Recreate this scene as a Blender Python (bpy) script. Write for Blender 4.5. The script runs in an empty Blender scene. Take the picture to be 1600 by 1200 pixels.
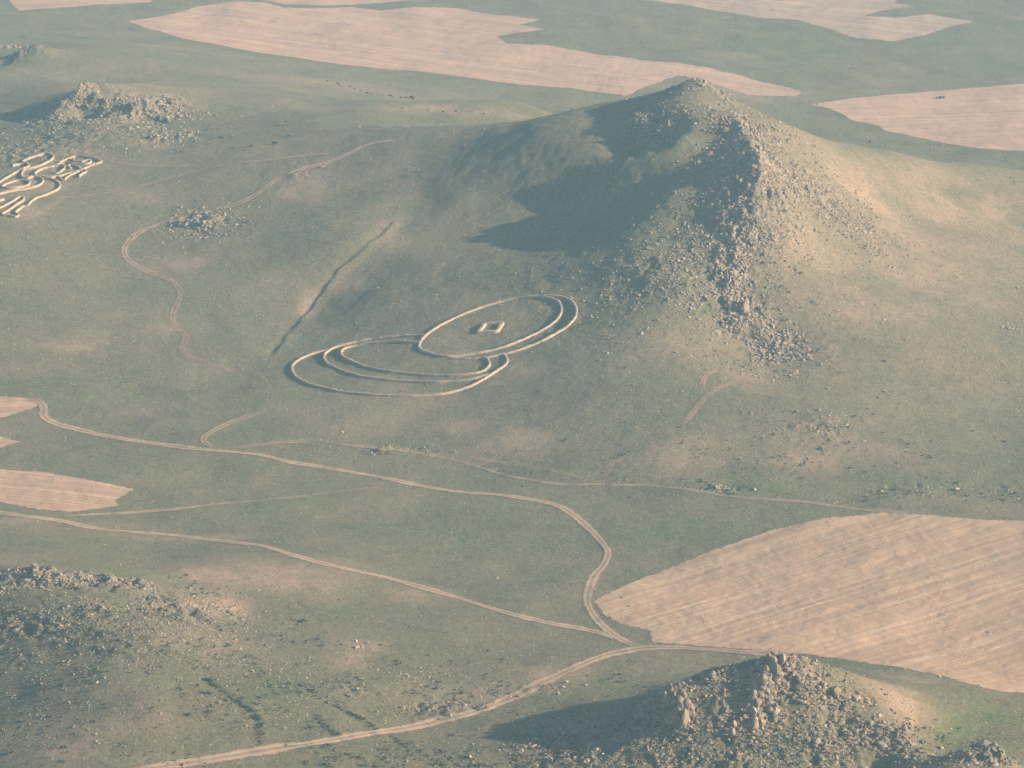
import bpy, math, random
import numpy as np
R = math.radians; HAZE = 0.00007
random.seed(7); RS = np.random.RandomState(11)
scn = bpy.context.scene
C = scn.collection

# ------------------------------------------------------------------ camera
CAM = np.array([0.0, 0.0, 560.0]); PITCH = R(16.0); FPX = 6245.0
cd = bpy.data.cameras.new('camera'); cam = bpy.data.objects.new('camera', cd); C.objects.link(cam)
cam.location = CAM; cam.rotation_euler = (R(90) - PITCH, 0, 0)
cd.sensor_width = 36; cd.lens = 36 * FPX / 1600; cd.clip_start = 5; cd.clip_end = 60000
scn.camera = cam

# ------------------------------------------------------------------ sky, sun, exposure
SUN_EL, SUN_AZ = R(19.0), R(10.0)        # azimuth: 0 = from +X, positive = towards the viewer
world = bpy.data.worlds.new("World"); scn.world = world; world.use_nodes = True
wn = world.node_tree.nodes; bg = wn['Background']
sky = wn.new('ShaderNodeTexSky'); sky.sky_type = 'NISHITA'; sky.sun_disc = False
sky.sun_elevation = SUN_EL; sky.sun_rotation = R(90) + SUN_AZ
sky.air_density = 1.0; sky.dust_density = 1.0; sky.ozone_density = 1.5
world.node_tree.links.new(sky.outputs[0], bg.inputs[0]); bg.inputs[1].default_value = 0.08
sd = bpy.data.lights.new('sun', 'SUN'); so = bpy.data.objects.new('sun', sd); C.objects.link(so)
sd.energy = 5.0; sd.angle = R(0.5); sd.color = (1.0, 0.82, 0.62)
sdir = np.array([math.cos(SUN_EL) * math.cos(SUN_AZ), -math.cos(SUN_EL) * math.sin(SUN_AZ), math.sin(SUN_EL)])
from mathutils import Vector
so.rotation_euler = Vector(sdir).to_track_quat('Z', 'Y').to_euler()
so.location = (800, 1900, 700)
scn.view_settings.view_transform = 'Standard'; scn.view_settings.look = 'None'
scn.view_settings.exposure = 1.5; scn.view_settings.gamma = 1
scn.render.engine = 'CYCLES'
scn.cycles.volume_bounces = 1; scn.cycles.max_bounces = 5; scn.cycles.transparent_max_bounces = 8
scn.cycles.use_denoising = True

# ------------------------------------------------------------------ helpers
def hsh(ix, iy, seed):
    h = (ix.astype(np.int64) * 374761393 + iy.astype(np.int64) * 668265263 + seed * 974634777) & 0xFFFFFFFF
    h = ((h ^ (h >> 13)) * 1274126177) & 0xFFFFFFFF
    h = (h ^ (h >> 16)) & 0xFFFF
    return h / 65535.0
def vnoise(x, y, seed=0):
    ix = np.floor(x); iy = np.floor(y); fx = x - ix; fy = y - iy
    fx = fx * fx * fx * (fx * (fx * 6 - 15) + 10); fy = fy * fy * fy * (fy * (fy * 6 - 15) + 10)
    a = hsh(ix, iy, seed); b = hsh(ix + 1, iy, seed); c = hsh(ix, iy + 1, seed); d = hsh(ix + 1, iy + 1, seed)
    return (a + (b - a) * fx) * (1 - fy) + (c + (d - c) * fx) * fy - 0.5
def fbm(x, y, s, octv=4, seed=0, gain=0.5):
    r = 0; a = 1.0
    for k in range(octv):
        c, sn = math.cos(k * 1.1 + .5), math.sin(k * 1.1 + .5)
        r = r + a * vnoise((x * c - y * sn) / s, (x * sn + y * c) / s, seed + k * 17); a *= gain; s *= 0.5
    return r
def ridged(x, y, s, octv=3, seed=0):
    r = 0; a = 1.0
    for k in range(octv):
        c, sn = math.cos(k * .9 + .3), math.sin(k * .9 + .3)
        n = 1 - np.abs(vnoise((x * c - y * sn) / s, (x * sn + y * c) / s, seed + k * 13)) * 4
        r = r + a * n; a *= .5; s *= .5
    return r
def blocks(x, y, s, seed=0, jit=.9):
    """cellular ledges: every cell a tilted slab of its own height"""
    gx = x / s; gy = y / s; ix = np.floor(gx); iy = np.floor(gy); best = np.full(x.shape, 9.0); h = np.zeros(x.shape)
    for a in (-1, 0, 1):
        for b in (-1, 0, 1):
            jx, jy = ix + a, iy + b; px_ = jx + .5 + (hsh(jx, jy, seed) - .5) * jit; py_ = jy + .5 + (hsh(jx, jy, seed + 1) - .5) * jit
            ddx, ddy = gx - px_, gy - py_; d = ddx * ddx + ddy * ddy; m = d < best; best = np.where(m, d, best)
            h = np.where(m, hsh(jx, jy, seed + 2) - .5 + (hsh(jx, jy, seed + 3) - .5) * ddx * 1.1 + (hsh(jx, jy, seed + 4) - .5) * ddy * 1.1, h)
    return h
def sstep(a, b, x):
    t = np.clip((x - a) / (b - a), 0, 1); return t * t * (3 - 2 * t)
def ray(u, v):
    u = np.asarray(u, float); v = np.asarray(v, float)
    dx = (u - 800); up = (600 - v)
    dy = math.cos(PITCH) * FPX + math.sin(PITCH) * up
    dz = -math.sin(PITCH) * FPX + math.cos(PITCH) * up
    return dx, dy, dz
def pz(u, v, z):
    dx, dy, dz = ray(u, v); t = (np.asarray(z, float) - CAM[2]) / dz
    return np.stack([dx * t, dy * t, np.asarray(z, float) + 0 * t], -1)
def seg_dist(x, y, P):
    """distance to polyline P (n,k>=2), signed side, and interpolated extra columns"""
    best = np.full(x.shape, 1e18); side = np.zeros(x.shape); ex = np.zeros(x.shape + (P.shape[1] - 2,))
    for i in range(len(P) - 1):
        a, b = P[i], P[i + 1]; d = b[:2] - a[:2]; L2 = max(d @ d, 1e-9)
        t = np.clip(((x - a[0]) * d[0] + (y - a[1]) * d[1]) / L2, 0, 1)
        qx = x - (a[0] + t * d[0]); qy = y - (a[1] + t * d[1]); dd = qx * qx + qy * qy
        m = dd < best
        best = np.where(m, dd, best); side = np.where(m, np.sign(d[0] * qy - d[1] * qx), side)
        for k in range(ex.shape[-1]):
            ex[..., k] = np.where(m, a[2 + k] + t * (b[2 + k] - a[2 + k]), ex[..., k])
    return np.sqrt(best), side, ex

LAML = 5e-3
# ------------------------------------------------------------------ relief: sharp features (u, v, z, amplitude)
FPT = []
def feat(pts, wl, wr, p=1.0):
    P = np.array(pts, float); W = pz(P[:, 0], P[:, 1], P[:, 2])
    FPT.extend(P[:, :3].tolist()); return (np.column_stack([W[:, 0], W[:, 1], P[:, 3]]), wl, wr, p)
FE = [
 feat([(1060,133,101,0),(1095,122,108,5),(1120,148,102,2),(1138,170,96.5,0)], 18, 24),
 feat([(1140,174,96,1),(1153,190,96.5,5),(1170,215,91.5,6),(1185,241,93,14),(1188,272,85,8),
       (1172,330,71,4),(1155,380,58,3),(1140,425,47,3.5),(1160,470,36.5,3.5),(1185,510,28.5,3),(1212,545,20.5,2.5)], 30, 13),
 feat([(985,170,92,2.5),(1000,200,89,2.5),(1012,238,82,3)], 20, 6),
 feat([(1012,238,78,4),(1050,225,84,2),(1085,232,85,2)], 8, 8),
 feat([(1150,1050,33,2),(1180,1044,35,3),(1206,1031,38,4),(1240,1031,37.5,4),(1290,1042,33.5,3),(1340,1062,28,3)], 12, 9),
 feat([(1206,1036,37,4),(1195,1060,33,6),(1190,1085,28,5),(1212,1115,21,3)], 20, 6),
 feat([(1000,1088,22,2),(1040,1077,28,5),(1062,1098,24.5,5),(1068,1130,18,4)], 20, 7),
 feat([(1300,1090,24,1),(1360,1115,20,3),(1405,1150,14,4),(1425,1175,11,3)], 10, 8),
 feat([(1490,1170,13,2),(1540,1165,14,4),(1580,1185,12,4)], 10, 8),
 feat([(-60,872,19,3),(0,880,20,3.5),(90,890,21,3.5),(160,900,20,3.5),(220,908,18,4),(262,918,15,2)], 9, 26),
 feat([(262,918,15,2),(300,950,13,2),(340,975,10,1.5),(400,985,8,1)], 20, 9),
 feat([(152,127,65,5),(135,128,65,10),(120,138,63,9),(108,150,59,5)], 24, 6),
 feat([(150,148,60,4),(205,158,58,4)], 16, 8),
 feat([(240,150,59,6),(225,160,57,7),(213,170,54,4)], 16, 4),
 feat([(45,66,46,10),(35,74,43,9),(25,85,38,5)], 20, 6),
 feat([(150,160,55,5),(140,168,53,4)], 8, 4),
 feat([(640,300,51.5,0),(638,335,44,-.6),(612,375,36,-1.2),(570,412,29.5,-1.5),(530,445,21,-1.5),(483,490,13.5,-1.2),(455,520,10.5,-.6),(432,552,8,-.8),(390,585,6,-.4)], 26, 26),
 feat([(290,350,34,2.5),(320,347,35,3),(340,362,33,2)], 12, 14),
]
def features(x, y):
    z = 0
    for P, wl, wr, p in FE:
        d, s, e = seg_dist(x, y, P); num = 0; den = 1e-12
        for i in range(len(P) - 1):              # which flank a point is on, blended smoothly round the bends and ends
            a, b = P[i], P[i + 1]; v = b[:2] - a[:2]; v = v / np.hypot(*v); qx = x - a[0]; qy = y - a[1]
            di, _, _ = seg_dist(x, y, P[i:i + 2]); c = np.clip((v[0] * qy - v[1] * qx) / (di + .5), -1, 1); k = 1 / (di * di + 4) ** 2; num = num + c * k; den = den + k
        w = (wl + wr) / 2 + (wl - wr) / 2 * num / den
        z = z + e[..., 0] * np.exp(-(d / w) ** p)
    return z
# ------------------------------------------------------------------ relief: control points (u, v, z)
CP = [
 # far plain
 (-150,60,12),(0,30,8),(200,33,6),(375,-40,4),(375,77,9),(637,110,8),(900,139,7),(900,40,3),(1100,60,2),(1300,40,2),(1600,20,2),(1600,131,2),(1750,60,2),
 (1750,235,3),(1600,236,3),(1440,200,2),(1270,165,3),(1150,120,3),(600,-40,2),(1200,-40,2),(-150,-40,6),(1750,-60,2),
 # back slope on the left
 (300,110,30),(500,150,32),(650,165,38),(800,168,40),(150,90,36),(-100,120,40),(300,180,50),(450,200,55),(600,200,63),
 
 # left hill
 (-150,200,36),(0,190,43),(60,178,47),(60,215,47),(0,150,38),(80,120,40),(190,135,52),(110,205,51),(160,185,53),(0,280,43),(130,260,46),(-150,330,40),(250,230,50),(60,340,37),(200,330,37),(400,290,47.5),
 (520,260,54),(320,380,31),(450,330,41),(200,430,21),(0,450,22),(-150,500,16),(330,450,21),(450,400,30),(560,330,44.5),(540,380,37),(440,478,17),(400,530,14),
 (280,550,9),(120,560,9),(-150,640,3),(0,620,4),
 # gully between the two slopes
 (690,240,62.5),(655,280,55.5),(480,490,13),(432,552,8),(385,590,6),
 # hill, left side
 (700,270,60.5),(740,232,67.5),(780,290,58.5),(790,258,67.5),(850,240,75),(920,200,84.8),(900,230,79.5),(690,372,38.5),(650,400,36),(600,460,25.5),(780,400,40.5),(900,400,47),(880,330,50),(960,340,56),(1000,300,66),(1050,300,74),(1100,300,75),(1080,350,63),
 (980,245,79),(950,215,85.5),(1000,400,52),(1080,400,53),(780,515,23),(650,540,17),(560,600,10),(460,580,8),(900,470,33),(880,560,21),(1050,500,33.5),(980,450,40.5),(1060,440,45),
 (700,620,9),(950,640,14),(1100,600,20),(560,690,2),(750,700,3),(940,745,3),(1120,768,4),(1300,785,4),(1450,800,4),(1600,806,4),(1750,812,4),
 # plateau between the peaks
 (1020,165,97),(1025,200,91.5),(1040,175,97),(1060,210,91),(1080,185,97),(1100,150,102.5),(1095,205,92),(1110,255,82),
 # hill, right side
 (1250,560,19),(1300,650,13),(1180,680,11),(1450,700,8),(1250,480,34),(1300,400,46),(1250,330,64),(1230,260,79),(1200,200,92),(1160,163,95.5),
 (1260,205,82),(1330,225,70),(1400,240,60),(1500,255,48),(1600,268,38),(1400,330,46),(1500,400,32),(1600,340,32),(1600,500,17),(1450,500,26),(1750,300,26),(1750,500,12),(1600,650,8),(1750,650,7),
 # valley floor
 (-150,720,1),(100,700,1),(340,705,2),(200,780,0),(500,760,0),(700,800,0),(900,790,1),(1100,860,1),(1300,815,4),(1600,820,5),(1750,830,5),(950,940,2),(600,900,1),
 (300,850,1),(0,810,2),(-150,850,6),(0,855,7),(120,872,8),(250,890,8),
 (1300,920,5),(1600,920,7),(1750,950,8),(1500,1050,7),(1600,1085,7),(1750,1100,6),(1200,1010,6),(1010,1012,5),(800,930,2),
 # foreground
 (400,930,7),(550,960,6),(700,1000,5),(850,1068,5),(600,1100,6),(300,1060,12),(240,1000,17),(100,1000,14),(0,970,12),(-150,960,5),(0,1100,3),(120,1100,8),(-150,1200,-8),(150,1195,5),(240,1100,11),(300,1190,5),(500,1160,5),(680,1128,4),
 (730,1132,4.5),(800,1160,5),(750,1195,2),(870,1118,7),(900,1112,8.5),(950,1103,13),(1000,1125,12),(900,1190,5),(1100,1064,30),(1110,1090,26),(1150,1090,26),(1140,1120,18),(1100,1190,8),(1250,1190,8),(1300,1150,14),(1260,1080,28),
 (1380,1075,22),(1450,1100,15),(1500,1140,8),(1380,1190,6),(1600,1160,6),(1600,1200,4),(1750,1180,4),(1480,1190,6),(500,1280,1),(1000,1300,0),(1500,1300,0),(0,1300,6),
 (400,1230,3),
]
CP = np.array(CP + FPT, float)
cw = pz(CP[:, 0], CP[:, 1], CP[:, 2])
hid = [(100,2280,62),(60,2280,62),(140,2220,82),(110,2330,45),(170,2300,45),(220,2260,40),(100,2430,12),(200,2400,10),(300,2330,12),(400,2300,12),(20,2330,44),(-30,2330,46),(0,2450,25),
       (40,2500,9),(150,2520,5),(75,1500,8),(100,1490,8),(120,1500,8),(50,1480,9),(-180,1640,9),(-120,1640,8),(-240,1650,10),(-150,2520,34),(-280,2560,30),(-500,2500,30),(500,2500,8),(500,2000,15),(-500,2000,12),(500,1500,4),(-500,1500,10)]
SKY = np.array([(700,197,64),(800,190,72.5),(870,178,81.5),(940,160,89.2),(975,155,92.5),(1010,148,95),(1050,137,100),(1140,154,98.5),(1180,172,93),(1230,193,86)], float)
sk = pz(SKY[:, 0], SKY[:, 1], SKY[:, 2]); cw = np.vstack([cw, sk, sk + [0, 26, -11], np.array(hid, float)])
keep_ = []
for i in range(len(cw)):                  # drop points that nearly repeat another
    if all((cw[i, 0] - cw[j, 0]) ** 2 + (cw[i, 1] - cw[j, 1]) ** 2 > 9 for j in keep_): keep_.append(i)
cw = cw[keep_]
S_ = 500.0
def U(r2): return r2 * np.log(r2 + 1e-12) * 0.5
def tps_fit(P, z, lam):
    n = len(P); d2 = ((P[:, None] - P[None]) ** 2).sum(-1)
    K = U(d2) + np.diag(lam); A = np.zeros((n + 3, n + 3)); A[:n, :n] = K
    Q = np.column_stack([np.ones(n), P]); A[:n, n:] = Q; A[n:, :n] = Q.T
    return np.linalg.solve(A, np.concatenate([z, np.zeros(3)]))
Pn = np.column_stack([cw[:, 0] / S_, (cw[:, 1] - 2000) / S_])
zr = cw[:, 2] - features(cw[:, 0], cw[:, 1])
lam_ = np.full(len(cw), 1e-4)                # the smooth grassy left slope is only loosely tied to its points
dpt = cw[:, 1] * math.cos(PITCH) - (cw[:, 2] - CAM[2]) * math.sin(PITCH); cu = 800 + cw[:, 0] / dpt * FPX; cv = 600 - (cw[:, 1] * math.sin(PITCH) + (cw[:, 2] - CAM[2]) * math.cos(PITCH)) / dpt * FPX
lam_[(cu > 540) & (cu < 955) & (cv > 205) & (cv < 480)] = LAML
lam_[(cu < 540) & (cv < 580) & (cv > 215)] = LAML
WT = tps_fit(Pn, zr, lam_)
def tps(x, y):
    X = x / S_; Y = (y - 2000) / S_; n = len(Pn)
    r = WT[n] + WT[n + 1] * X + WT[n + 2] * Y
    for i in range(n):
        r = r + WT[i] * U((X - Pn[i, 0]) ** 2 + (Y - Pn[i, 1]) ** 2)
    return r
# ------------------------------------------------------------------ grid of the ground sheet
def axis(lo, hi, st, far):
    a = list(np.arange(lo, hi + st / 2, st)); s = st; p = a[-1]
    while p < far[1]: s *= 1.25; p += s; a.append(p)
    s = st; p = a[0]; pre = []
    while p > far[0]: s *= 1.25; p -= s; pre.append(p)
    return np.array(pre[::-1] + a)
xs = axis(-420, 420, 1.15, (-6000, 6000)); xs = np.unique(np.concatenate([xs[(xs < 30) | (xs > 200)], np.arange(30, 200, .75)]))
ys1 = np.concatenate([np.arange(1330, 1375, 1.0), np.arange(1375, 1470, .6), np.arange(1470, 1640, 1.0)]); ys2 = np.concatenate([np.arange(1640, 1930, 1.3), np.arange(1930, 2220, .9), np.arange(2220, 2500, 1.3)]); ys3 = np.arange(2500, 3120, 3.0)
ym = np.concatenate([ys1, ys2, ys3]); pre = []; p = ym[0]; s = 1.0
while p > -3000: s *= 1.25; p -= s; pre.append(p)
post = []; p = ym[-1]; s = 3.0
while p < 9000: s *= 1.25; p += s; post.append(p)
ys = np.concatenate([pre[::-1], ym, post])
X, Y = np.meshgrid(xs, ys)
# smooth part on a coarse grid, then resampled with a cubic
def coarse_eval():
    cx = np.arange(-560, 561, 7.0); cy = np.arange(1180, 3301, 7.0)
    gx, gy = np.meshgrid(cx, cy); return cx, cy, tps(gx, gy)
cxs, cys, cz = coarse_eval()
def cubic(x, y):
    fx = np.clip((x - cxs[0]) / 7.0, 1, len(cxs) - 3.001); fy = np.clip((y - cys[0]) / 7.0, 1, len(cys) - 3.001)
    ix = fx.astype(int); iy = fy.astype(int); tx = fx - ix; ty = fy - iy
    def w(t): return [((-.5 * t + 1) * t - .5) * t, ((1.5 * t - 2.5) * t) * t + 1, ((-1.5 * t + 2) * t + .5) * t, ((.5 * t - .5) * t) * t]
    wx, wy = w(tx), w(ty); r = 0
    for j in range(4):
        for i in range(4): r = r + wy[j] * wx[i] * cz[iy + j - 1, ix + i - 1]
    return r
inw = sstep(0, 1, np.clip(np.minimum.reduce([(X + 900) / 400, (900 - X) / 400, (Y - 1000) / 300, (3500 - Y) / 400]), 0, 1))
Z = cubic(X, Y) * inw + features(X, Y) + fbm(X, Y, 900, 3, 5) * 60 * (1 - inw)
def px(u, v, z):                       # world centre of a patch drawn around a place
    return pz(u, v, z)[:2]
# rough ground: (u, v, z, rx m, ry m, strength)
ROCK = [(1100,130,104,12,10,.5),(1153,195,96,12,12,.7),(1185,250,86,16,22,1),(1190,300,76,26,22,.9),(1240,310,66,28,22,.7),(1290,330,56,22,18,.55),(1160,340,66,22,26,.9),
  (1150,400,52,9,20,1),(1130,440,44,18,22,.8),(1165,480,36,12,18,1),(1205,540,23,13,16,.9),(1060,420,50,34,28,.45),(1000,200,84,9,22,.9),(1040,235,80,14,7,.6),(1125,180,96,10,14,.35),
  (1205,1045,36,9,12,1),(1190,1080,29,12,14,1),(1240,1060,33,18,14,.9),(1050,1095,22,10,14,1),(1100,1060,24,14,10,.6),(1150,1130,18,26,16,.7),(1000,1150,10,30,18,.7),(1300,1120,20,22,18,.8),
  (1400,1160,12,12,10,.9),(1100,1190,7,40,14,.6),(1540,1175,13,10,10,1),(1300,1190,8,30,10,.7),
  (60,890,22,50,9,1),(180,910,18,26,10,.9),(60,950,20,60,22,.6),(280,950,13,22,18,.7),(200,1000,14,50,24,.45),(330,1010,9,30,20,.35),
  (110,150,62,18,26,1),(200,160,58,28,20,.9),(270,160,56,14,14,.8),(60,210,55,45,40,.5),(260,215,50,24,24,.5),(15,80,40,22,18,.9),
  (315,360,30,16,14,.8),(305,372,28,20,14,.4),(470,285,46,14,12,.35),(1280,665,12,22,16,.4),(1130,760,5,10,5,.8),(1580,515,17,9,8,.6),(1500,760,5,40,10,.35),
  (620,700,3,22,6,.5),(700,1100,6,16,7,.7),(780,1075,5,30,12,.35),(560,1010,6,8,6,.4),(520,1080,7,26,16,.35),(900,1180,7,30,14,.5)]
rock = np.zeros_like(X); RC = []
for u, v, z, rx, ry, st in ROCK:
    c = px(u, v, z) if False else pz(u, v, z); RC.append((c[0], c[1], rx, ry, st))
    m = (np.abs(X - c[0]) < rx * 3.2) & (np.abs(Y - c[1]) < ry * 3.2)
    rock[m] = np.maximum(rock[m], st * np.exp(-((X[m] - c[0]) / rx) ** 2 * .8 - ((Y[m] - c[1]) / ry) ** 2 * .8))
rn = fbm(X, Y, 14, 3, 40)
rockm = np.clip(rock * (1 + rn * 1.2) - .08, 0, 1.2)
near = (np.abs(X) < 440) & (Y > 1320) & (Y < 3150)
D = np.zeros_like(X); xn, yn, rk = X[near], Y[near], rockm[near]
hillm = sstep(0, 1, np.exp(-((xn - 110) / 190) ** 2 - ((yn - 2010) / 150) ** 2))
D[near] = (fbm(xn, yn, 45, 3, 1) * (1.6 - 1.1 * hillm) + fbm(xn, yn, 9, 4, 9) * .42 * (.5 + hillm) + fbm(xn, yn, 3.0, 2, 19) * .22
           + rk * (ridged(xn, yn, 11, 3, 3) * .7 + np.abs(fbm(xn, yn, 5, 3, 77)) * 1.4 - .3))
wx, wy = xn + fbm(xn, yn, 6, 2, 81) * 4, yn + fbm(xn, yn, 6, 2, 82) * 4
D[near] += np.clip(rk, 0, 1) ** 1.3 * (blocks(wx * 1.3 + wy * .3, wy, 7, 11) * 2.6 + blocks(wx, wy, 3.1, 21) * 1.9 + blocks(wx, wy, 1.7, 31) * .7)
# the big straight hillside wears faint rills running down to the left
D[near] += hillm * (1 - np.clip(rk, 0, 1)) * fbm((xn * .35 + yn * .94), (xn * .94 - yn * .35) * .18, 9, 2, 60) * .5
# sunken gully line on the left and terrace banks
def cut(pts, depth, w):
    P = np.array([(*pz(a, b, c)[:2], 1.0) for a, b, c in pts]); d, s, e = seg_dist(xn, yn, P)
    D[near] -= depth * np.exp(-(d / w) ** 2)
def bank(pts, h, w):                    # a step: ground on the right-hand side of the line lies lower, fading out
    P = np.array([(*pz(a, b, c)[:2], 1.0) for a, b, c in pts]); d, s, e = seg_dist(xn, yn, P)
    sd_ = d * s + fbm(xn, yn, 9, 2, 70) * 2
    D[near] += h * (sstep(-1.6, 1.6, sd_) - .5) * np.exp(-(d / w) ** 2)
#cut([(640,300,48),(640,335,43),(610,375,35),(570,412,28),(530,445,21),(483,488,14),(455,520,11),(432,552,8)], 2.6, 3.2)
bank([(430,554,8),(455,520,10.5),(483,490,13),(530,445,19),(570,412,26.5),(612,375,32)], -1.0, 4)
for pts in ([(330,1065,11),(375,1100,8),(400,1125,6),(405,1160,5)], [(470,1075,7),(520,1100,6),(555,1122,5),(590,1145,5)], [(490,1120,6),(525,1148,5)],
            [(300,955,13),(345,985,9)],[(90,950,20),(135,962,18)],[(10,925,22),(55,945,21)],[(30,893,22),(105,910,20)]):
    bank(pts, .7, 3.5)
bank([(1600,808,4),(1450,803,4),(1300,786,4),(1120,769,4),(940,749,3),(750,712,3),(560,692,2)], 1.4, 9)
Z = Z + D
def H(x, y):                            # the sheet's own height (two triangles per cell, split like Blender's quads)
    x = np.asarray(x, float); y = np.asarray(y, float)
    i = np.clip(np.searchsorted(xs, x) - 1, 0, len(xs) - 2); j = np.clip(np.searchsorted(ys, y) - 1, 0, len(ys) - 2)
    tx = (x - xs[i]) / (xs[i + 1] - xs[i]); ty = (y - ys[j]) / (ys[j + 1] - ys[j])
    a = Z[j, i]; b = Z[j, i + 1]; c = Z[j + 1, i + 1]; d = Z[j + 1, i]
    return np.where(tx >= ty, a + (b - a) * tx + (c - b) * ty, a + (d - a) * ty + (c - d) * tx)
def hit(u, v):                          # first point of the ground met by the line of sight
    u = np.atleast_1d(np.asarray(u, float)); v = np.atleast_1d(np.asarray(v, float))
    dx, dy, dz = ray(u, v); n = np.sqrt(dx ** 2 + dy ** 2 + dz ** 2); dx, dy, dz = dx / n, dy / n, dz / n
    T = np.arange(1250, 3900, 3.0); lo = np.full(u.shape, 3900.0); done = np.zeros(u.shape, bool)
    for t in T:
        m = ~done
        if not m.any(): break
        below = (CAM[2] + dz * t) < H(dx * t, dy * t)
        k = m & below; lo[k] = t; done |= k
    a = lo - 3; b = lo.copy()
    for _ in range(12):
        mid = (a + b) / 2; bl = (CAM[2] + dz * mid) < H(dx * mid, dy * mid); b = np.where(bl, mid, b); a = np.where(bl, a, mid)
    return np.column_stack([dx * b, dy * b])
# ------------------------------------------------------------------ ground colour zones (world-space)
# (u, v, rx px, ry px, strength)
BARE = [(482,474,14,16,2.2),(490,466,10,8,2),(560,445,40,14,.5),(440,440,60,14,.4),(300,410,50,14,.55),(330,400,50,25,.4),(480,290,50,25,.45),(620,350,30,40,.35),(470,640,60,10,.15),
  (730,680,70,28,.5),(820,690,60,22,.4),(1180,590,60,20,.45),(1080,720,60,25,.55),(1250,720,80,28,.5),(1360,690,60,28,.45),(1120,700,60,25,.4),
  (330,900,90,25,.5),(450,900,100,30,.5),(330,940,60,22,.8),(560,1020,45,22,.9),(700,1080,90,25,.35),(880,1050,60,18,.4),(1400,1090,60,28,.9),(1430,1060,50,18,.6),(1550,1180,60,22,.6),
  (640,930,70,20,.3),(100,1180,160,25,.3),(200,1130,150,40,.25),(1290,560,120,50,.25),(1420,400,170,90,.4),(1330,300,130,70,.5),(1500,330,150,60,.45),(1380,480,150,80,.35),(1250,420,70,60,.4),(1150,150,70,40,.3),(1250,230,80,40,.35),
  (230,150,80,40,.4),(230,230,60,30,.35),(150,180,60,30,.3),(300,130,200,25,.3),(700,170,150,14,.5),(500,130,200,22,.25),(100,540,60,14,.5),(150,530,50,14,.3),(270,515,40,10,.3),
  (60,580,70,10,.25),(70,285,60,24,.5),(90,262,60,10,.6),(30,330,50,12,.45),(250,300,120,12,.3),(340,1010,40,20,.4),(120,240,60,10,.5),(100,820,120,12,.5),(300,840,150,8,.35),(820,580,50,10,.45),(1020,560,60,30,.15),(1250,150,40,20,.2)]
LUSH = [(900,510,90,50,.3),(700,820,160,50,.5),(1050,830,140,30,.6),(500,780,160,40,.5),(520,960,70,20,.7),(650,1010,70,25,.6),(1480,1130,50,40,.8),(1550,1110,60,20,.8),(1200,760,150,22,.6),(1400,760,150,20,.5),
  (960,1070,70,18,.6),(120,760,150,20,.3),(300,740,120,30,.4),(430,430,90,40,.3),(300,500,100,40,.35),(100,620,140,30,.3),(1040,230,40,14,.6),(1250,1190,80,10,.3),(200,1170,60,20,.3),(180,890,120,10,.7),
  (1550,60,150,40,.2),(1200,70,150,40,.3),(250,60,120,20,.2),(430,1090,50,20,.4),(1330,1040,80,10,.6)]
def zone(L):
    c = hit([a[0] for a in L], [a[1] for a in L]); out = np.zeros_like(X)
    for (u, v, ru, rv, st), p in zip(L, c):
        k = math.hypot(p[0], math.hypot(p[1], 540)) / FPX
        rx = ru * k; ry = rv * k / .38
        m = (np.abs(X - p[0]) < rx * 2.6) & (np.abs(Y - p[1]) < ry * 2.6)
        out[m] = np.maximum(out[m], st * np.exp(-((X[m] - p[0]) / rx) ** 2 - ((Y[m] - p[1]) / ry) ** 2))
    return out
bare = zone(BARE); lush = zone(LUSH)
dry = zone([(1350,380,220,150,1),(1250,250,120,80,1),(1130,160,80,50,.9),(1450,600,180,70,.5),(350,400,200,120,.35),(500,150,260,50,.6),(400,960,200,80,.45)])
nz1 = fbm(X, Y, 60, 4, 101); nz2 = fbm(X, Y, 18, 4, 131)
bare = np.clip(bare * (1 + nz2 * 1.6) + np.clip(nz1 - .12, 0, 1) * .5, 0, 1.3)
lush = np.clip(lush * (1 + nz2 * 1.2) + np.clip(-nz1 - .15, 0, 1) * .5, 0, 1.2)

# ------------------------------------------------------------------ mesh + property helpers
def mesh_np(name, V, F, n=4, attrs=None, smooth=False):
    me = bpy.data.meshes.new(name); V = np.asarray(V, np.float32); F = np.asarray(F, np.int32)
    me.vertices.add(len(V)); me.vertices.foreach_set('co', V.ravel())
    me.loops.add(F.size); me.loops.foreach_set('vertex_index', F.ravel())
    me.polygons.add(len(F)); me.polygons.foreach_set('loop_start', np.arange(0, F.size, n, dtype=np.int32))
    try: me.polygons.foreach_set('loop_total', np.full(len(F), n, np.int32))
    except Exception: pass
    me.polygons.foreach_set('use_smooth', np.full(len(F), smooth))
    me.update(calc_edges=True)
    for k, a in (attrs or {}).items():
        at = me.attributes.new(k, 'FLOAT', 'POINT'); at.data.foreach_set('value', np.asarray(a, np.float32).ravel())
    return me
def link(name, me, mat=None, parent=None, **pr):
    o = bpy.data.objects.new(name, me); C.objects.link(o)
    if mat and not me.materials: me.materials.append(mat)
    if parent: o.parent = parent
    for k, v in pr.items():
        if v: o[k] = v
    return o
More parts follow.
